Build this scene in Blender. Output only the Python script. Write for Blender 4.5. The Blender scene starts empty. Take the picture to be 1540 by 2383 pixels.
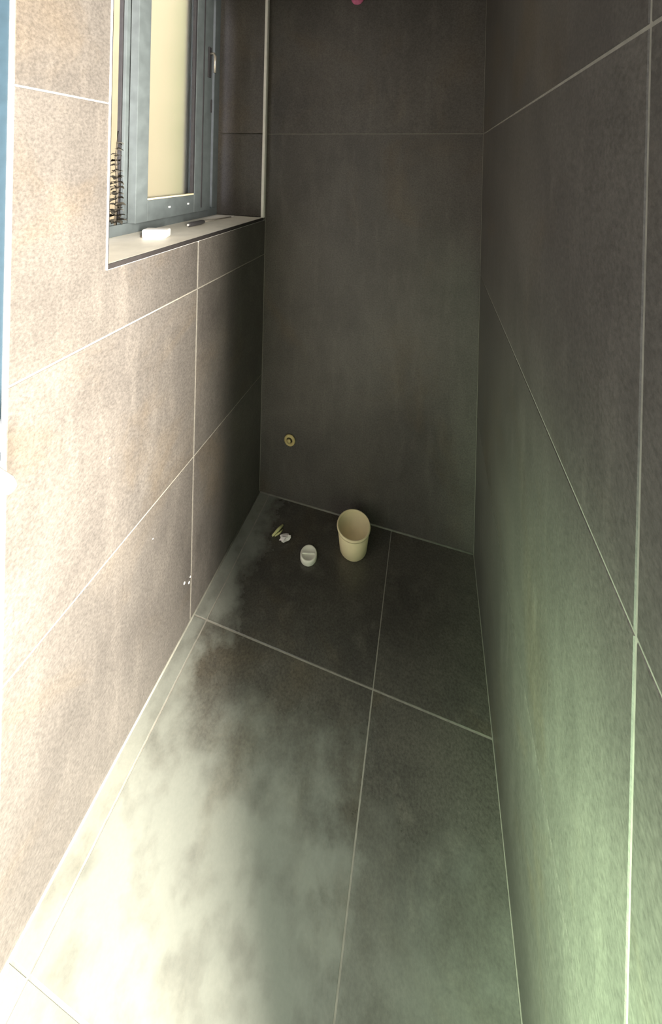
import bpy, bmesh, math, random
from mathutils import Vector, Matrix

random.seed(7)
sc = bpy.context.scene
col = sc.collection
PI = math.pi

# ------------------------------------------------------------------ camera
IMG_W, IMG_H = 1540.0, 2383.0
F_PX, CX, CY = 851.0, 766.1, 383.7          # focal length and optical centre in photo pixels
cam_d = bpy.data.cameras.new('camera')
cam_d.sensor_fit = 'HORIZONTAL'
cam_d.sensor_width = 36.0
cam_d.lens = F_PX / IMG_W * 36.0
cam_d.shift_x = -(CX - IMG_W / 2) / IMG_W
cam_d.shift_y = (CY - IMG_H / 2) / IMG_W
cam_d.clip_start = 0.02
cam = bpy.data.objects.new('camera', cam_d)
col.objects.link(cam)
yaw, pitch, roll = -0.2774, 0.0022, 0.0222
fw = Vector((math.sin(yaw), math.cos(yaw), 0)); rt = Vector((math.cos(yaw), -math.sin(yaw), 0)); up = Vector((0, 0, 1))
fw, up = math.cos(pitch) * fw - math.sin(pitch) * up, math.sin(pitch) * fw + math.cos(pitch) * up
rt, up = math.cos(roll) * rt + math.sin(roll) * up, -math.sin(roll) * rt + math.cos(roll) * up
m = Matrix((rt, up, -fw)).transposed().to_4x4()
m.translation = Vector((0.8014, -1.6696, 1.6452))
cam.matrix_world = m
sc.camera = cam

# ------------------------------------------------------------------ world, lights, exposure
world = bpy.data.worlds.new('overcast_sky'); sc.world = world
world.use_nodes = True
bg = world.node_tree.nodes['Background']
bg.inputs[0].default_value = (0.93, 0.90, 1.0, 1); bg.inputs[1].default_value = 2.1

def area(name, loc, target, sx, sy, power, color, spread=180):
    d = bpy.data.lights.new(name, 'AREA'); d.shape = 'RECTANGLE'; d.size = sx; d.size_y = sy
    d.energy = power; d.color = color; d.spread = math.radians(spread)
    o = bpy.data.objects.new(name, d); col.objects.link(o); o.location = loc
    o.rotation_euler = (Vector(target) - Vector(loc)).to_track_quat('-Z', 'Y').to_euler()
    return o
# unseen area light added to brighten the left wall through an added opening
area('added_side_light', (1.55, -2.17, 1.07), (0.0, -1.15, 0.95), 0.22, 2.1, 610, (1.0, 0.905, 0.765))
# unseen downlight added over the near floor, slightly green
sd = bpy.data.lights.new('added_downlight', 'SPOT'); sd.energy = 185; sd.color = (0.93, 1.0, 0.82)
sd.spot_size = math.radians(52); sd.spot_blend = 0.75; sd.shadow_soft_size = 0.06
so = bpy.data.objects.new('added_downlight', sd); col.objects.link(so); so.location = (0.56, -1.50, 2.55)
# unseen greenish spot added low down to brighten the right wall
gd = bpy.data.lights.new('added_low_fill', 'SPOT'); gd.energy = 330; gd.color = (0.68, 1.0, 0.58)
gd.spot_size = math.radians(118); gd.spot_blend = 1.0; gd.shadow_soft_size = 0.14
go = bpy.data.objects.new('added_low_fill', gd); col.objects.link(go); go.location = (0.55, -1.72, 0.66)
go.rotation_euler = Vector((1.0, 0.42, -0.14)).to_track_quat('-Z', 'Y').to_euler()
# small unseen spot added for a hot patch at the left wall's end
ld = bpy.data.lights.new('added_wall_spot', 'SPOT'); ld.energy = 8.5; ld.color = (1.0, 0.97, 0.9)
ld.spot_size = math.radians(125); ld.spot_blend = 0.6; ld.shadow_soft_size = 0.04
lo_ = bpy.data.objects.new('added_wall_spot', ld); col.objects.link(lo_); lo_.location = (0.13, -1.32, 0.74)
lo_.rotation_euler = Vector((-1.0, 0.75, -0.9)).to_track_quat('-Z', 'Y').to_euler()

sc.view_settings.view_transform = 'Standard'
sc.view_settings.look = 'None'
sc.view_settings.gamma = 1.0
sc.view_settings.use_curve_mapping = False
sc.view_settings.exposure = 0.0

# ------------------------------------------------------------------ materials
def newmat(name):
    mt = bpy.data.materials.new(name); mt.use_nodes = True
    nt = mt.node_tree
    return mt, nt, nt.nodes['Principled BSDF']

def node(nt, typ, **kw):
    n = nt.nodes.new(typ)
    for k, v in kw.items():
        if k == 'ins':
            for a, b in v.items(): n.inputs[a].default_value = b
        else: setattr(n, k, v)
    return n

def ramp(nt, fac, stops):
    r = nt.nodes.new('ShaderNodeValToRGB')
    e = r.color_ramp.elements
    while len(e) < len(stops): e.new(0.5)
    for i, (p, c) in enumerate(stops):
        e[i].position = p; e[i].color = (*c, 1) if len(c) == 3 else c
    nt.links.new(fac, r.inputs[0]); return r

def mixrgb(nt, fac, a, b, mode='MIX'):
    n = nt.nodes.new('ShaderNodeMix'); n.data_type = 'RGBA'; n.blend_type = mode
    for s, v in ((n.inputs[0], fac), (n.inputs[6], a), (n.inputs[7], b)):
        if isinstance(v, (float, int)): s.default_value = v
        elif isinstance(v, tuple): s.default_value = (*v, 1) if len(v) == 3 else v
        else: nt.links.new(v, s)
    return n.outputs[2]

def mathn(nt, op, a, b=None, clamp=False):
    n = nt.nodes.new('ShaderNodeMath'); n.operation = op; n.use_clamp = clamp
    for s, v in ((n.inputs[0], a), (n.inputs[1], b)):
        if v is None: continue
        if isinstance(v, (float, int)): s.default_value = v
        else: nt.links.new(v, s)
    return n.outputs[0]

def smooth(nt, v, lo, hi):
    n = nt.nodes.new('ShaderNodeMapRange'); n.interpolation_type = 'SMOOTHSTEP'
    nt.links.new(v, n.inputs[0]); n.inputs[1].default_value = lo; n.inputs[2].default_value = hi
    return n.outputs[0]

def stone_tile(name, dark, mid, light, rough=0.42, dust_and_light=False):
    mt, nt, b = newmat(name)
    L = nt.links.new
    geo = node(nt, 'ShaderNodeNewGeometry')
    info = node(nt, 'ShaderNodeObjectInfo')
    off = node(nt, 'ShaderNodeVectorMath', operation='SCALE'); off.inputs[0].default_value = (7.3, 3.1, 5.7)
    L(info.outputs['Random'], off.inputs['Scale'])
    pos = node(nt, 'ShaderNodeVectorMath', operation='ADD')
    L(geo.outputs['Position'], pos.inputs[0]); L(off.outputs[0], pos.inputs[1])
    P = pos.outputs[0]
    big = node(nt, 'ShaderNodeTexNoise', ins={'Scale': 3.2, 'Detail': 7.0, 'Roughness': 0.62, 'Distortion': 0.4})
    L(P, big.inputs['Vector'])
    c = ramp(nt, big.outputs[0], [(0.28, dark), (0.5, mid), (0.74, light)]).outputs[0]
    streak = node(nt, 'ShaderNodeMapping'); streak.inputs['Scale'].default_value = (9, 9, 2.2)
    L(P, streak.inputs[0])
    sn = node(nt, 'ShaderNodeTexNoise', ins={'Scale': 2.0, 'Detail': 5.0, 'Roughness': 0.6}); L(streak.outputs[0], sn.inputs['Vector'])
    c = mixrgb(nt, smooth(nt, sn.outputs[0], 0.45, 0.8), c, light)
    fine = node(nt, 'ShaderNodeTexNoise', ins={'Scale': 150.0, 'Detail': 4.0, 'Roughness': 0.75}); L(P, fine.inputs['Vector'])
    fr = ramp(nt, fine.outputs[0], [(0.3, (0.45, 0.45, 0.47)), (0.7, (1.5, 1.5, 1.52))]).outputs[0]
    c = mixrgb(nt, 0.6, c, fr, 'MULTIPLY')
    rust = node(nt, 'ShaderNodeTexNoise', ins={'Scale': 2.1, 'Detail': 5.0, 'Roughness': 0.6, 'Distortion': 0.8}); L(off.outputs[0], rust.inputs['Vector']); L(P, rust.inputs['Vector'])
    c = mixrgb(nt, smooth(nt, rust.outputs[0], 0.5, 0.68), c, mixrgb(nt, 1.0, c, (1.07, 1.0, 0.90), 'MULTIPLY'))
    # each fired tile has a shade of its own
    shade = mathn(nt, 'MULTIPLY_ADD', info.outputs['Random'], 0.16)
    nt.nodes[-1].inputs[2].default_value = 0.92
    sh = node(nt, 'ShaderNodeCombineXYZ')
    for i in range(3): L(shade, sh.inputs[i])
    c = mixrgb(nt, 1.0, c, sh.outputs[0], 'MULTIPLY')
    if dust_and_light:
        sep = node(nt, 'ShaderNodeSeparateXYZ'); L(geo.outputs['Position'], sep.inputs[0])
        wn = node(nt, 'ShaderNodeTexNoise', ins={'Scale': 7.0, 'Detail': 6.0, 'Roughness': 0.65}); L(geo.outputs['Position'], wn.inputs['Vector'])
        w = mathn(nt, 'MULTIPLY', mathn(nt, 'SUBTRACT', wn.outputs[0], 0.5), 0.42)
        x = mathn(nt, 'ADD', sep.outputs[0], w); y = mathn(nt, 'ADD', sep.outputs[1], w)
        # dusty building film whose spread also paints in the brighter lit near floor
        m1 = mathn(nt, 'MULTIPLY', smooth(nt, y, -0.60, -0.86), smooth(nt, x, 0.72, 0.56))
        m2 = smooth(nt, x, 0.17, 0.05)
        m3 = mathn(nt, 'MULTIPLY', smooth(nt, y, -0.62, -1.0), 0.55)  # lightens the whole near floor in place of lamp light
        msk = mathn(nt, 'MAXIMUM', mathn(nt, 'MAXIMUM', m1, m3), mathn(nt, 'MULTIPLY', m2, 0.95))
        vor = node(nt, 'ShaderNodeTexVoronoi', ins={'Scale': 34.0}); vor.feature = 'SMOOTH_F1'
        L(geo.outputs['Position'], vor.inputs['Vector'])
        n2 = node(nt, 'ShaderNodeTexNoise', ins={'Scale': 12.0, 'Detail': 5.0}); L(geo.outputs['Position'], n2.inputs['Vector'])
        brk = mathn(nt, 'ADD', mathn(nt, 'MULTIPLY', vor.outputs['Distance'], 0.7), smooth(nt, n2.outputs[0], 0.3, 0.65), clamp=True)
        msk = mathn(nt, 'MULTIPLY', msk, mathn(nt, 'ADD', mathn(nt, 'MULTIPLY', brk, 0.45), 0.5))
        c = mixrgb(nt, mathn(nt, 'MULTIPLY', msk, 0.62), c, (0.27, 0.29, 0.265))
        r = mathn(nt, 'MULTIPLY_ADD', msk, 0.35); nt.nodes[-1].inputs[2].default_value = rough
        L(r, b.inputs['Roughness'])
    else:
        b.inputs['Roughness'].default_value = rough
    L(c, b.inputs['Base Color'])
    bump = node(nt, 'ShaderNodeBump', ins={'Strength': 0.04, 'Distance': 0.002}); L(fine.outputs[0], bump.inputs['Height'])
    L(bump.outputs[0], b.inputs['Normal'])
    b.inputs['Specular IOR Level'].default_value = 0.4
    return mt

def plain(name, colr, rough=0.5, metal=0.0, noise=0.12, scale=40.0, bump=0.0):
    mt, nt, b = newmat(name)
    tc = node(nt, 'ShaderNodeTexCoord')
    n = node(nt, 'ShaderNodeTexNoise', ins={'Scale': scale, 'Detail': 4.0}); nt.links.new(tc.outputs['Object'], n.inputs['Vector'])
    lo = tuple(max(0, v * (1 - noise)) for v in colr); hi = tuple(min(1, v * (1 + noise)) for v in colr)
    nt.links.new(ramp(nt, n.outputs[0], [(0.3, lo), (0.7, hi)]).outputs[0], b.inputs['Base Color'])
    b.inputs['Roughness'].default_value = rough; b.inputs['Metallic'].default_value = metal
    if bump:
        bp = node(nt, 'ShaderNodeBump', ins={'Strength': bump, 'Distance': 0.003}); nt.links.new(n.outputs[0], bp.inputs['Height'])
        nt.links.new(bp.outputs[0], b.inputs['Normal'])
    return mt

M = {}
M['wall_tile'] = stone_tile('taupe_wall_tile', (0.069, 0.064, 0.060), (0.087, 0.081, 0.0755), (0.111, 0.103, 0.095), 0.40)
M['floor_tile'] = stone_tile('taupe_floor_tile', (0.055, 0.053, 0.048), (0.075, 0.072, 0.063), (0.10, 0.095, 0.082), 0.25, dust_and_light=True)
M['grout'] = plain('pale_grout', (0.23, 0.22, 0.195), 0.85, noise=0.15, scale=60)
M['sealant'] = plain('pale_sealant', (0.21, 0.21, 0.185), 0.6, noise=0.2, scale=25)
M['plaster'] = plain('grey_plaster', (0.10, 0.095, 0.09), 0.8, scale=9)
M['frame'] = plain('grey_blue_powder_coat', (0.095, 0.115, 0.124), 0.38, noise=0.14, scale=22)
M['door_blue'] = plain('blue_grey_door_paint', (0.022, 0.042, 0.062), 0.45, noise=0.1)
M['frame_dark'] = plain('dark_rubber', (0.03, 0.03, 0.035), 0.6)
M['chrome'] = plain('brushed_bright_metal', (0.86, 0.85, 0.83), 0.34, 0.35, noise=0.04)
M['dark_reflect'] = plain('trim_dark_reflection', (0.025, 0.023, 0.024), 0.4, 0.0)  # dark reflection of the metal trims put into the colour
M['sill'] = plain('pale_stone_sill', (0.86, 0.84, 0.76), 0.45, noise=0.07, scale=18)
M['white'] = plain('white_plastic', (0.82, 0.82, 0.80), 0.45, noise=0.04)
M['chalk'] = plain('white_paint', (0.90, 0.90, 0.88), 0.7, noise=0.05)
M['cream'] = plain('cream_plastic', (0.92, 0.81, 0.53), 0.5, noise=0.06, scale=16)
M['tub'] = plain('off_white_plastic', (0.92, 0.93, 0.84), 0.5, noise=0.08, scale=30)
M['paper'] = plain('white_paper', (0.86, 0.82, 0.84), 0.8, noise=0.05)
M['straw'] = plain('straw_scrap', (0.60, 0.60, 0.30), 0.8, noise=0.2)
M['steel'] = plain('grey_steel', (0.42, 0.40, 0.36), 0.35, 0.7)
M['handle_black'] = plain('dark_handle', (0.05, 0.05, 0.055), 0.35)
M['pink'] = plain('pink_plastic', (0.62, 0.16, 0.30), 0.5)
M['brasspipe'] = plain('yellowed_pipe', (0.52, 0.43, 0.20), 0.55, noise=0.15)
M['hole'] = plain('dark_cavity', (0.03, 0.028, 0.02), 0.9)
M['ochre'] = plain('ochre_render', (0.86, 0.70, 0.40), 0.9, noise=0.05, scale=6)
M['soil'] = plain('outside_ground', (0.18, 0.16, 0.12), 0.95, noise=0.2)
M['leaf'] = plain('hedge_leaf', (0.11, 0.34, 0.09), 0.6, noise=0.3)
M['dryleaf'] = plain('dry_grey_leaf', (0.075, 0.07, 0.058), 0.7, noise=0.5)
M['twig'] = plain('dark_twig', (0.07, 0.06, 0.045), 0.8)
mt, nt, b = newmat('frosted_glass')
b.inputs['Base Color'].default_value = (0.93, 0.96, 0.98, 1); b.inputs['Transmission Weight'].default_value = 1.0
b.inputs['Roughness'].default_value = 0.30; b.inputs['IOR'].default_value = 1.25
fn = node(nt, 'ShaderNodeTexNoise', ins={'Scale': 90.0}); bp = node(nt, 'ShaderNodeBump', ins={'Strength': 0.05, 'Distance': 0.001})
nt.links.new(fn.outputs[0], bp.inputs['Height']); nt.links.new(bp.outputs[0], b.inputs['Normal'])
M['glass'] = mt
mt, nt, b = newmat('clear_glass')
b.inputs['Base Color'].default_value = (0.97, 0.99, 0.97, 1); b.inputs['Transmission Weight'].default_value = 1.0
b.inputs['Roughness'].default_value = 0.02; b.inputs['IOR'].default_value = 1.05
fn = node(nt, 'ShaderNodeTexNoise', ins={'Scale': 8.0}); nt.links.new(ramp(nt, fn.outputs[0], [(0.3, (0.02,) * 3), (0.7, (0.05,) * 3)]).outputs[0], b.inputs['Roughness'])
M['clear'] = mt

# ------------------------------------------------------------------ helpers
def obj(name, bm, mat, parent=None, smooth_shade=False, recalc=True):
    if recalc: bmesh.ops.recalc_face_normals(bm, faces=bm.faces[:])
    me = bpy.data.meshes.new(name); bm.to_mesh(me); bm.free()
    me.materials.append(M[mat] if isinstance(mat, str) else mat)
    if smooth_shade:
        for p in me.polygons: p.use_smooth = True
    o = bpy.data.objects.new(name, me); col.objects.link(o)
    if parent: o.parent = parent
    return o

def empty(name, loc=(0, 0, 0)):
    o = bpy.data.objects.new(name, None); col.objects.link(o); o.location = loc; o.empty_display_size = 0.05
    return o

def tag(o, label, cat, group=None, kind=None):
    o['label'] = label
    if cat: o['category'] = cat
    if group: o['group'] = group
    if kind: o['kind'] = kind
    return o

def struct(o, label=None):
    o['kind'] = 'structure'
    if label: o['label'] = label
    return o

def box(bm, x0, x1, y0, y1, z0, z1, bev=0.0):
    vs = [bm.verts.new((x, y, z)) for x in (x0, x1) for y in (y0, y1) for z in (z0, z1)]
    fs = [(0, 1, 3, 2), (4, 6, 7, 5), (0, 4, 5, 1), (2, 3, 7, 6), (0, 2, 6, 4), (1, 5, 7, 3)]
    faces = [bm.faces.new([vs[i] for i in f]) for f in fs]
    if bev:
        es = list({e for f in faces for e in f.edges})
        bmesh.ops.bevel(bm, geom=es, offset=bev, segments=2, profile=0.5, affect='EDGES')
    return bm

def bx(*a, **k):
    return box(bmesh.new(), *a, **k)

def lathe(bm, prof, seg=32, c=(0, 0, 0)):
    rings = []
    for r, z in prof:
        if r < 1e-6: rings.append([bm.verts.new((c[0], c[1], c[2] + z))])
        else: rings.append([bm.verts.new((c[0] + r * math.cos(2 * PI * i / seg), c[1] + r * math.sin(2 * PI * i / seg), c[2] + z)) for i in range(seg)])
    for a, b_ in zip(rings, rings[1:]):
        for i in range(seg):
            j = (i + 1) % seg
            if len(a) == 1: bm.faces.new((a[0], b_[i], b_[j]))
            elif len(b_) == 1: bm.faces.new((a[i], a[j], b_[0]))
            else: bm.faces.new((a[i], a[j], b_[j], b_[i]))
    return bm

def tube(bm, pts, r, seg=10):
    pts = [Vector(p) for p in pts]; rings = []
    rad = r if isinstance(r, (list, tuple)) else [r] * len(pts)
    ref = Vector((0, 0, 1))
    for i, p in enumerate(pts):
        t = (pts[min(i + 1, len(pts) - 1)] - pts[max(i - 1, 0)]).normalized()
        a = t.cross(ref)
        if a.length < 1e-3: a = t.cross(Vector((1, 0, 0)))
        a.normalize(); b_ = t.cross(a)
        rings.append([bm.verts.new(p + rad[i] * (math.cos(2 * PI * k / seg) * a + math.sin(2 * PI * k / seg) * b_)) for k in range(seg)])
    for u, v in zip(rings, rings[1:]):
        for k in range(seg): bm.faces.new((u[k], u[(k + 1) % seg], v[(k + 1) % seg], v[k]))
    bm.faces.new(rings[0]); bm.faces.new(rings[-1][::-1])
    return bm

GAP = 0.0046
def poly_inset(poly, d):
    """shrink an axis-aligned counter-clockwise polygon by d"""
    n = len(poly); out = []
    for i in range(n):
        p0, p1, p2 = poly[i - 1], poly[i], poly[(i + 1) % n]
        def nrm(a, b_):
            dx, dy = b_[0] - a[0], b_[1] - a[1]; l = math.hypot(dx, dy); return (-dy / l, dx / l)
        n1, n2 = nrm(p0, p1), nrm(p1, p2)
        out.append((p1[0] + d * (n1[0] + n2[0]), p1[1] + d * (n1[1] + n2[1])))
    return out

def rect(a0, a1, b0, b1): return [(a0, b0), (a1, b0), (a1, b1), (a0, b1)]

def tile(parent, place, poly, mat, lift=0.0, name='tile', inset=GAP / 2):
    """a tile cut to poly; place(a, b, h) maps the face plane (h = height above the finished face) to the room"""
    q0 = poly_inset(poly, inset); q1 = poly_inset(poly, inset + 0.0012)
    bm = bmesh.new()
    lo = [bm.verts.new(place(a, b_, -0.009 + lift)) for a, b_ in q0]
    md = [bm.verts.new(place(a, b_, -0.0012 + lift)) for a, b_ in q0]
    hi = [bm.verts.new(place(a, b_, lift)) for a, b_ in q1]
    n = len(poly)
    for u, v in ((lo, md), (md, hi)):
        for i in range(n): bm.faces.new((u[i], u[(i + 1) % n], v[(i + 1) % n], v[i]))
    bm.faces.new(hi); bm.faces.new(lo[::-1])
    o = obj(name, bm, mat, parent)
    return o

W = 1.002
H = [0.0, 0.588, 1.188, 1.788, 2.388, 2.60]
REC = 0.0012        # how far the joints lie behind the tile faces
Y_END = -1.150      # where the left wall stops
WIN = (-0.920, -0.028, 1.375, 2.52)    # window recess: y0, y1, sill, head

# ------------------------------------------------------------------ structure
# floor
fl = struct(obj('floor', bx(-0.35, 2.6, -3.2, 0.12, -0.12, -REC), 'grout'), 'taupe stone tiled floor with pale joints, dusty film and painted brightness')
GX = [0.0, 0.0545, 0.6545, W]; GY = [0.0, -0.5216, -1.1216, -1.7216, -2.3216]
rj = random.Random(3)
for i in range(3):
    for j in range(4):
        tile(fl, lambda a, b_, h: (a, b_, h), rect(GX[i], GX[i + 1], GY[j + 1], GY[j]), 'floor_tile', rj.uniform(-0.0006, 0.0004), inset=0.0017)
# wall_left with the window opening
bm = bmesh.new()
xw = -0.36
box(bm, xw, -REC, Y_END, 0.12, -0.1, WIN[2] - 0.02)
box(bm, xw, -REC, Y_END, 0.12, WIN[3] + 0.01, 2.6)
box(bm, xw, -REC, Y_END, WIN[0] - 0.01, WIN[2] - 0.02, WIN[3] + 0.01)
box(bm, xw, -REC, WIN[1] + 0.01, 0.12, WIN[2] - 0.02, WIN[3] + 0.01)
wl = struct(obj('wall_left', bm, 'grout'), 'brightly lit tiled wall with the window recess')
PL = lambda a, b_, h: (h, a, b_)
JY = -0.540
y0, y1, zs, zh = WIN
ys = y0 - 0.0012; zt = zs - 0.0128
for k in (0, 1):
    tile(wl, PL, rect(Y_END + .003, JY, H[k], H[k + 1]), 'wall_tile'); tile(wl, PL, rect(JY, 0, H[k], H[k + 1]), 'wall_tile')
tile(wl, PL, [(Y_END + .003, H[2]), (JY, H[2]), (JY, zt), (ys, zt), (ys, H[3]), (Y_END + .003, H[3])], 'wall_tile')
tile(wl, PL, [(JY, H[2]), (0, H[2]), (0, zt), (JY, zt)], 'wall_tile')
tile(wl, PL, rect(Y_END + .003, ys, H[3], H[4]), 'wall_tile')
tile(wl, PL, rect(Y_END + .003, ys, H[4], H[5]), 'wall_tile')
tile(wl, PL, rect(ys, 0, zh + 0.003, H[5]), 'wall_tile')
# reveals of the recess
PR = lambda a, b_, h: (a, y1 - h, b_)
for z0_, z1_ in ((zs, H[3]), (H[3], zh)):
    tile(wl, PR, rect(-0.262, -0.002, z0_, z1_), 'wall_tile')
PRL = lambda a, b_, h: (a, y0 + h, b_)
for z0_, z1_ in ((zs, H[3]), (H[3], zh)):
    tile(wl, PRL, rect(-0.262, -0.002, z0_, z1_), 'wall_tile')
# paint specks on the tile face near the floor
for y_, z_, r_ in ((-0.578, 0.176, 0.0045), (-0.552, 0.150, 0.004), (-0.545, 0.163, 0.003), (-0.90, 0.86, 0.002), (-0.735, 0.485, 0.002)):
    o = obj('paint_speck', lathe(bmesh.new(), [(0, 0), (r_, 0), (r_ * 0.7, r_ * 0.4), (0, r_ * 0.5)], 8), 'chalk', wl)
    o.rotation_euler = (0, PI / 2, 0); o.location = (0, y_, z_)
# wall_back
wb = struct(obj('wall_back', bx(-0.36, W + 0.12, REC, 0.12, -0.1, 2.6), 'grout'), 'dark tiled end wall of the narrow room')
PB = lambda a, b_, h: (a, -h, b_)
for za, zb in ((0.0, H[3]), (H[3], H[5])): tile(wb, PB, rect(0.0, W, za, zb), 'wall_tile', inset=0.0012)
# wall_right, ending at an added opening that shapes the side light
Y_J = -1.62
wr = struct(obj('wall_right', bx(W + REC, W + 0.12, Y_J, 0.12, -0.1, 2.6), 'grout'), 'dark tiled side wall with pale joints, opposite the window')
PRT = lambda a, b_, h: (W - h, -a, b_)
for k in range(5):
    tile(wr, PRT, rect(0, 1.24, H[k], H[k + 1]), 'wall_tile'); tile(wr, PRT, rect(1.24, -Y_J, H[k], H[k + 1]), 'wall_tile')
struct(obj('ceiling', bx(-0.36, 2.6, -3.2, 0.12, 2.6, 2.72), 'plaster'))
struct(obj('wall_front', bx(-0.36, 2.6, -3.2, -3.08, -0.1, 2.6), 'plaster'))
struct(obj('wall_skyblock', bx(2.48, 2.6, -3.08, -1.40, -0.1, 2.6), 'plaster'))  # unseen wall added to keep sky light out
struct(obj('wall_skyblock_end', bx(W + 0.12, 2.48, -1.52, -1.40, -0.1, 2.6), 'plaster'))  # second added wall, closing off stray sky light
struct(obj('wall_side', bx(-0.36, -0.12, -3.08, -2.05, -0.1, 2.6), 'plaster'))
# trims: pale sealant beads in the inner corners
def bead(pts, r): return tube(bmesh.new(), pts, r, 8)
struct(obj('trim_1', bead([(0.0005, -1.14, 0.0008), (0.0005, -0.002, 0.0008)], 0.0042), 'sealant', None, True), 'pale sealant line where the window wall meets the floor')
struct(obj('trim_2', bead([(0.004, -0.0005, 0.0008), (W - 0.004, -0.0005, 0.0008)], 0.0045), 'sealant', None, True), 'pale sealant line along the foot of the end wall')
struct(obj('trim_3', bx(-0.006, 0.0012, Y_END - 0.003, Y_END + 0.0015, 0.0, 2.6, 0.0006), 'chrome'), 'bright metal corner strip at the near end of the window wall')
# door beyond the left wall's end
door = struct(empty('door_1', (-0.1, -1.16, 0)), 'grey blue door frame at the near end of the window wall')
def dpart(name, b6, mat, bev=0.002, par=None):
    bm = bx(*b6, bev=bev); bmesh.ops.translate(bm, verts=bm.verts, vec=(0.1, 1.16, 0)); return obj(name, bm, mat, par or door)
dpart('door_frame', (-0.14, -0.0015, -1.235, -1.1535, 0, 2.25), 'door_blue')
dpart('door_frame', (-0.14, -0.03, -2.05, -1.975, 0, 2.25), 'door_blue')
dpart('door_leaf', (-0.115, -0.065, -1.974, -1.236, 0.008, 2.24), 'door_blue')
dpart('lintel', (-0.14, -0.03, -1.974, -1.236, 2.25, 2.6), 'plaster')

# ------------------------------------------------------------------ window
win = struct(empty('window_1', (-0.26, (y0 + y1) / 2, zs)), 'grey blue sliding window with both frosted sashes pushed to one side')
WO = Vector((-0.26, (y0 + y1) / 2, zs))
def wpart(name, bm, mat, par=None, sm=False):
    bmesh.ops.translate(bm, verts=bm.verts, vec=-WO); return obj(name, bm, mat, par or win, sm)
def jb(*b6, bev=0.0015): return bx(*b6, bev=bev)
# sill and metal edging of the recess
wpart('window_sill', jb(-0.345, -0.0005, y0, y1, zs - 0.02, zs), 'sill')
wpart('edge_trim', jb(-0.008, 0.0020, y0 - 0.0035, y0 + 0.0004, zs - 0.014, zh, bev=0.0008), 'chrome')
wpart('inner_trim', jb(-0.030, 0.0012, y0 + 0.0005, y0 + 0.0032, zs, zh, bev=0.0005), 'dark_reflect')
wpart('edge_trim', jb(-0.012, 0.0035, y1 - 0.001, y1 + 0.020, zs - 0.002, zh, bev=0.003), 'chalk')  # metal edge in plain white, painting in its bright reflection
wpart('edge_trim', jb(-0.003, 0.0030, y0 + 0.0005, y1 - 0.001, zs - 0.0136, zs - 0.0003, bev=0.0006), 'dark_reflect')  # dark colour paints the reflection in this metal edge
wpart('edge_trim', jb(-0.003, 0.0034, y0 - 0.003, y1 + 0.019, zs - 0.0150, zs - 0.0138, bev=0.0003), 'chrome')
# outer frame with tracks
wpart('bottom_frame', jb(-0.335, -0.258, y0, y1, zs, zs + 0.040), 'frame')
wpart('track_rail', jb(-0.276, -0.270, y0 + .02, y1 - .02, zs + 0.040, zs + 0.052, bev=0.0005), 'frame')
wpart('track_rail', jb(-0.318, -0.312, y0 + .02, y1 - .02, zs + 0.040, zs + 0.052, bev=0.0005), 'frame')
wpart('side_frame', jb(-0.335, -0.258, y0, y0 + 0.045, zs + 0.040, zh), 'frame')
wpart('side_frame', jb(-0.335, -0.258, y1 - 0.045, y1, zs + 0.040, zh), 'frame')
wpart('top_frame', jb(-0.335, -0.258, y0, y1, zh - 0.04, zh), 'frame')
def sash(xf, xb, ya, yb, za, zb, lst, rst, rail, pane_mat):
    s = wpart('sash', jb(xb, xf, ya, ya + lst, za, zb), 'frame')
    bm = bmesh.new()
    box(bm, xb, xf, yb - rst, yb, za, zb, 0.0015)
    s2 = wpart('stile', bm, 'frame', s)
    wpart('rail', jb(xb, xf - 0.0006, ya + lst, yb - rst, za, za + rail), 'frame', s)
    wpart('rail', jb(xb, xf - 0.0006, ya + lst, yb - rst, zb - rail, zb), 'frame', s)
    wpart('pane', bx((xf + xb) / 2 - 0.003, (xf + xb) / 2 + 0.003, ya + lst - 0.006, yb - rst + 0.006, za + rail - 0.006, zb - rail + 0.006), pane_mat, s)
    return s
front = sash(-0.212, -0.247, -0.609, -0.160, zs + 0.043, zh - 0.02, 0.057, 0.118, 0.078, 'glass')
# pale glazing bead at the foot of the pane, dark gasket on the far side
wpart('glazing_bead', jb(-0.229, -0.214, -0.551, -0.279, zs + 0.1215, zs + 0.128, bev=0.001), 'cream', front)
wpart('gasket', jb(-0.229, -0.2135, -0.290, -0.2785, zs + 0.129, zh - 0.1, bev=0.001), 'frame_dark', front)
wpart('weather_seal', jb(-0.214, -0.2085, -0.232, -0.226, zs + 0.06, zh - 0.03, bev=0.001), 'frame_dark', front)
for y_, z_ in ((-0.436, zs + 0.085), (-0.320, zs + 0.086)):
    wpart('drain_cap', box(bmesh.new(), -0.213, -0.2085, y_ - 0.005, y_ + 0.005, z_ - 0.004, z_ + 0.004, 0.002), 'chalk', front)
bm = bmesh.new(); box(bm, -0.212, -0.204, -0.200, -0.180, zs + 0.66, zs + 0.80, 0.002); wpart('handle_plate', bm, 'frame_dark', front)
bm = bmesh.new(); tube(bm, [(-0.204, -0.19, zs + 0.77), (-0.188, -0.19, zs + 0.77), (-0.180, -0.19, zs + 0.755), (-0.180, -0.19, zs + 0.68)], [0.006, 0.006, 0.007, 0.006], 10)
wpart('handle', bm, 'steel', front, True)
wpart('catch_plate', jb(-0.214, -0.206, -0.172, -0.166, zs + 0.50, zs + 0.56, bev=0.001), 'frame_dark', front)
rear = sash(-0.276, -0.290, -0.599, -0.180, zs + 0.053, zh - 0.03, 0.050, 0.08, 0.07, 'clear')
wpart('screen_stile', jb(-0.316, -0.301, -0.594, -0.550, zs + 0.053, zh - 0.04, bev=0.001), 'frame_dark')

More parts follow.
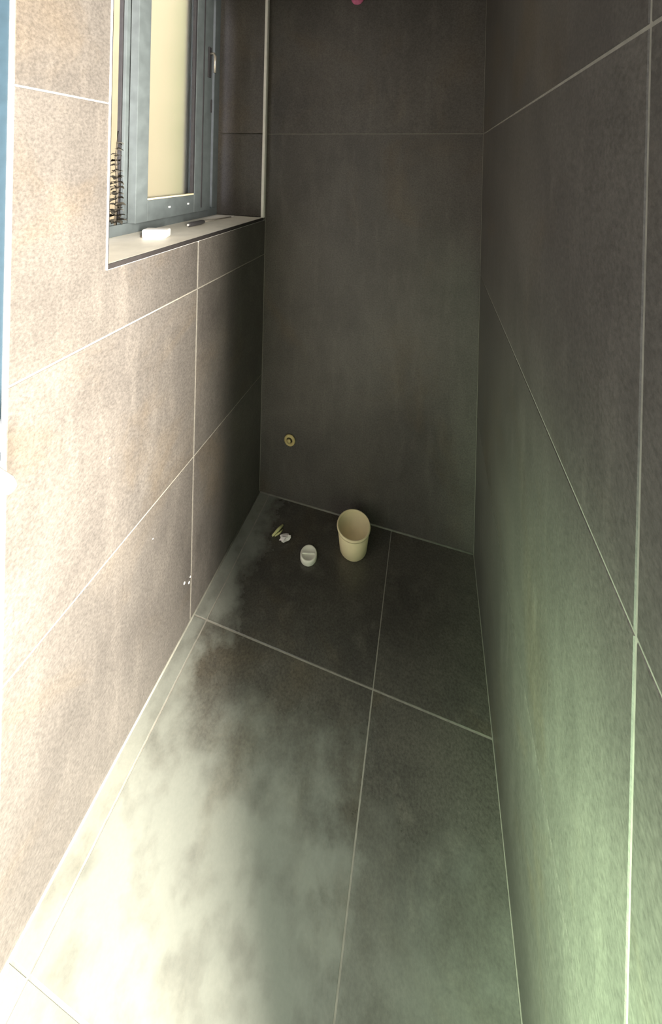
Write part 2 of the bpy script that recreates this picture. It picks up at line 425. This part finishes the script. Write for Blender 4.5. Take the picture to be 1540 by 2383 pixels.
# ------------------------------------------------------------------ things on the sill
blk = empty('foam_block', (-0.128, -0.600, zs)); tag(blk, 'small white block lying on the pale window sill', 'block')
bm = box(bmesh.new(), -0.042, 0.042, -0.022, 0.022, 0.0002, 0.030, 0.005); o = obj('block_body', bm, 'white', blk)
o = obj('dirt_chip', lathe(bmesh.new(), [(0, 0.0), (0.006, 0.001), (0.005, 0.007), (0, 0.009)], 7), 'twig', blk); o.location = (-0.048, -0.004, 0.0)
blk.rotation_euler = (0, 0, 0.35)
tool = empty('screwdriver', (-0.150, -0.40, zs)); tag(tool, 'thin dark screwdriver lying along the window sill behind the white block', 'tool')
bm = bmesh.new(); tube(bm, [(0, 0.0, 0.0105), (0, 0.004, 0.0105), (0, 0.03, 0.0105), (0, 0.075, 0.0105), (0, 0.095, 0.0105), (0, 0.10, 0.0105)], [0.006, 0.010, 0.0095, 0.010, 0.008, 0.006], 12); obj('handle', bm, 'handle_black', tool, True)
bm = bmesh.new(); tube(bm, [(0, 0.095, 0.0105), (0, 0.30, 0.0050)], 0.0032, 8); obj('shaft', bm, 'steel', tool, True)
bm = bmesh.new(); tube(bm, [(0, 0.298, 0.0052), (0, 0.315, 0.0052), (0, 0.322, 0.0052)], [0.0048, 0.0048, 0.003], 8); obj('tip_cap', bm, 'white', tool, True)
bm = bmesh.new(); tube(bm, [(0, -0.0035, 0.0105), (0, 0.002, 0.0105)], [0.004, 0.0065], 10); obj('end_cap', bm, 'chrome', tool, True)
tool.rotation_euler = (0, 0, -0.06)

# dried plant standing in the open half of the window
pl = empty('dried_plant', (-0.268, -0.640, zs + 0.040)); tag(pl, 'spiky dark dried plant stem in the open window gap', 'plant')
obj('stem', tube(bmesh.new(), [(0, 0, 0), (0.002, 0.004, 0.12), (-0.003, 0.0, 0.24), (0.001, 0.003, 0.33)], [0.006, 0.005, 0.004, 0.002], 7), 'twig', pl, True)
rp = random.Random(11)
def leaf_mesh(l, w):
    bm = bmesh.new(); n = 4; L_, R_ = [], []
    for i in range(n + 1):
        t = i / n; ww = w * math.sin(PI * min(0.98, t * 0.9 + 0.1)); z = 0.25 * l * t * (1 - t) * 2 - 0.12 * l * t * t
        L_.append(bm.verts.new((l * t, ww, z + 0.15 * w))); R_.append(bm.verts.new((l * t, -ww, z + 0.15 * w)))
    mid = [bm.verts.new((l * i / n, 0, 0.25 * l * (i / n) * (1 - i / n) * 2 - 0.12 * l * (i / n) ** 2 - 0.1 * w)) for i in range(n + 1)]
    for i in range(n):
        bm.faces.new((L_[i], L_[i + 1], mid[i + 1], mid[i])); bm.faces.new((mid[i], mid[i + 1], R_[i + 1], R_[i]))
    r = bmesh.ops.solidify(bm, geom=bm.faces[:], thickness=0.0008)
    return bm
lm = [obj('leaf', leaf_mesh(l, w), 'dryleaf', pl) for l, w in ((0.030, 0.014), (0.034, 0.016), (0.026, 0.012))]
k = 0
for tier in range(15):
    z = 0.012 + tier * 0.0195
    for a in range(6 if tier < 10 else 3):
        if k < 3: o = lm[k]
        else:
            o = lm[k % 3].copy(); col.objects.link(o); o.parent = pl
        sc_ = 1.0 - 0.028 * tier
        o.location = (0, 0.002, z + rp.uniform(-0.003, 0.003)); o.scale = (sc_, sc_, sc_)
        o.rotation_euler = (rp.uniform(-.3, .3), rp.uniform(-.25, .2), a * PI / 3 + tier * 0.9 + rp.uniform(-.3, .3))
        k += 1

# ------------------------------------------------------------------ outside the window
nb = empty('neighbour_house', (-2.1, 1.0, -0.05)); tag(nb, 'pale ochre house wall outside, seen through the window', 'building')
obj('wall', bx(-0.25, 0.0, -3.2, 2.6, 0, 4.6), 'ochre', nb)
obj('plinth', bx(0.0, 0.03, -3.2, 2.6, 0, 0.5, bev=0.004), 'soil', nb)
struct(obj('ground_outside', bx(-2.4, -0.362, -2.5, 4.0, -0.2, -0.05), 'soil'))
# tall shrub behind the frosted pane
sh = empty('garden_shrub', (-1.05, 0.96, -0.05)); tag(sh, 'tall green shrub blurred behind the frosted window pane', 'shrub')
obj('stem', tube(bmesh.new(), [(0, 0, 0), (0.02, 0.01, 1.2), (0, 0.02, 3.0)], [0.03, 0.022, 0.008], 8), 'twig', sh, True)
bm = bmesh.new()
for i in range(2600):
    z = rp.uniform(0.9, 3.5); r = 0.24 * math.sqrt(rp.random()) * (1.0 if z < 2.9 else 0.8); a = rp.uniform(0, 2 * PI)
    c = Vector((r * math.cos(a), r * math.sin(a), z)); u = Vector((rp.gauss(0, 1), rp.gauss(0, 1), rp.gauss(0, 1))).normalized()
    v = u.orthogonal().normalized(); s = rp.uniform(0.018, 0.034)
    q = [bm.verts.new(c - u * s), bm.verts.new(c + v * s * 0.45), bm.verts.new(c + u * s), bm.verts.new(c - v * s * 0.45)]
    bm.faces.new(q)
o = obj('foliage', bm, 'leaf', sh, recalc=False); o['kind'] = 'stuff'

# ------------------------------------------------------------------ things on the floor
cup = empty('cream_bucket', (0.506, -0.125, 0.0)); tag(cup, 'cream plastic tub open at the top near the end wall', 'bucket')
prof = [(0, 0.0002), (0.055, 0.0002), (0.058, 0.004), (0.0685, 0.092)]
obj('bucket_body', lathe(bmesh.new(), prof + [(0.0655, 0.093), (0.0555, 0.007), (0, 0.005)], 40), 'cream', cup, True)
obj('rim', lathe(bmesh.new(), [(0.0665, 0.090), (0.0715, 0.091), (0.0725, 0.096), (0.0705, 0.101), (0.0665, 0.101), (0.0650, 0.096), (0.0665, 0.090)], 40), 'cream', cup, True)
lid = empty('round_cap', (0.336, -0.219, 0.0)); tag(lid, 'off-white round plastic cap lying on the floor before the cream tub', 'cap')
obj('cap_body', lathe(bmesh.new(), [(0, 0.0002), (0.033, 0.0002), (0.0345, 0.002), (0.0345, 0.018), (0.033, 0.021), (0.0300, 0.0222), (0.0280, 0.0205), (0, 0.0200)], 32), 'tub', lid, True)
obj('ridge', bx(-0.026, 0.026, -0.004, 0.004, 0.0195, 0.0225, bev=0.0012), 'tub', lid); lid.rotation_euler = (0, 0, 0.25)
def crumple(name, size, mat, seed, squash=0.6):
    r_ = random.Random(seed); bm = bmesh.new(); bmesh.ops.create_icosphere(bm, subdivisions=2, radius=1.0)
    for v in bm.verts:
        f = r_.uniform(0.55, 1.15); v.co = Vector((v.co.x * size[0] * f, v.co.y * size[1] * f, v.co.z * size[2] * f))
    zmin = min(v.co.z for v in bm.verts)
    for v in bm.verts: v.co.z -= zmin - 0.0003
    return obj(name, bm, mat)
o = crumple('paper_scrap', (0.026, 0.017, 0.012), 'paper', 5); o.location = (0.214, -0.182, 0); o.rotation_euler = (0, 0, 0.5)
tag(o, 'crumpled white paper scrap on the floor beside the straw scrap', 'scrap')
st = empty('straw_scrap', (0.176, -0.152, 0)); tag(st, 'yellowish straw-like scrap on the floor in the far corner', 'scrap')
obj('strand', tube(bmesh.new(), [(-0.020, -0.035, 0.006), (-0.004, -0.006, 0.012), (0.006, 0.022, 0.008)], [0.004, 0.007, 0.005], 7), 'straw', st, True)
obj('strand', tube(bmesh.new(), [(-0.010, -0.030, 0.004), (0.006, -0.012, 0.006), (0.012, 0.006, 0.004)], [0.003, 0.004, 0.003], 7), 'straw', st, True)

# ------------------------------------------------------------------ fittings on the end wall
po = empty('pipe_outlet', (0.158, 0.0, 0.297)); tag(po, 'small yellowed pipe outlet low in the dark end wall', 'pipe')
o = obj('pipe_ring', lathe(bmesh.new(), [(0.014, 0.0), (0.026, 0.0), (0.029, 0.004), (0.027, 0.009), (0.020, 0.012), (0.015, 0.009), (0.014, 0.0)], 24), 'brasspipe', po, True); o.rotation_euler = (PI / 2, 0, 0)
o = obj('bore', lathe(bmesh.new(), [(0, 0.001), (0.0145, 0.001), (0.0145, 0.003), (0, 0.003)], 20), 'hole', po); o.rotation_euler = (PI / 2, 0, 0)
o = obj('stopper', lathe(bmesh.new(), [(0, 0.003), (0.010, 0.003), (0.010, 0.012), (0, 0.013)], 16), 'brasspipe', po, True); o.rotation_euler = (PI / 2, 0, 0); o.location = (-0.003, 0, -0.003)
pk = empty('pipe_plug', (0.446, 0.0, 2.418)); tag(pk, 'pink plastic pipe plug high in the dark end wall', 'plug')
o = obj('plug_body', lathe(bmesh.new(), [(0, 0), (0.030, 0), (0.030, 0.006), (0.020, 0.009), (0.018, 0.030), (0.014, 0.033), (0, 0.033)], 24), 'pink', pk, True); o.rotation_euler = (PI / 2, 0, 0)
o = obj('grip', bx(-0.004, 0.004, -0.045, -0.031, -0.016, 0.016, bev=0.0015), 'pink', pk)
# hose end by the door frame
hs = empty('shower_hose', (0.0, -1.165, 1.05)); tag(hs, 'white curved hose end hanging by the bright corner strip', 'hose')
obj('hose', tube(bmesh.new(), [(-0.035, -0.03, 0.30), (-0.008, -0.032, 0.20), (0.045, -0.034, 0.13), (0.062, -0.034, 0.075), (0.055, -0.034, 0.04)], 0.0085, 10), 'white', hs, True)
obj('nozzle', tube(bmesh.new(), [(-0.03, -0.034, 0.045), (0.03, -0.034, 0.026), (0.085, -0.034, 0.012), (0.098, -0.034, 0.008)], [0.009, 0.012, 0.013, 0.008], 12), 'white', hs, True)
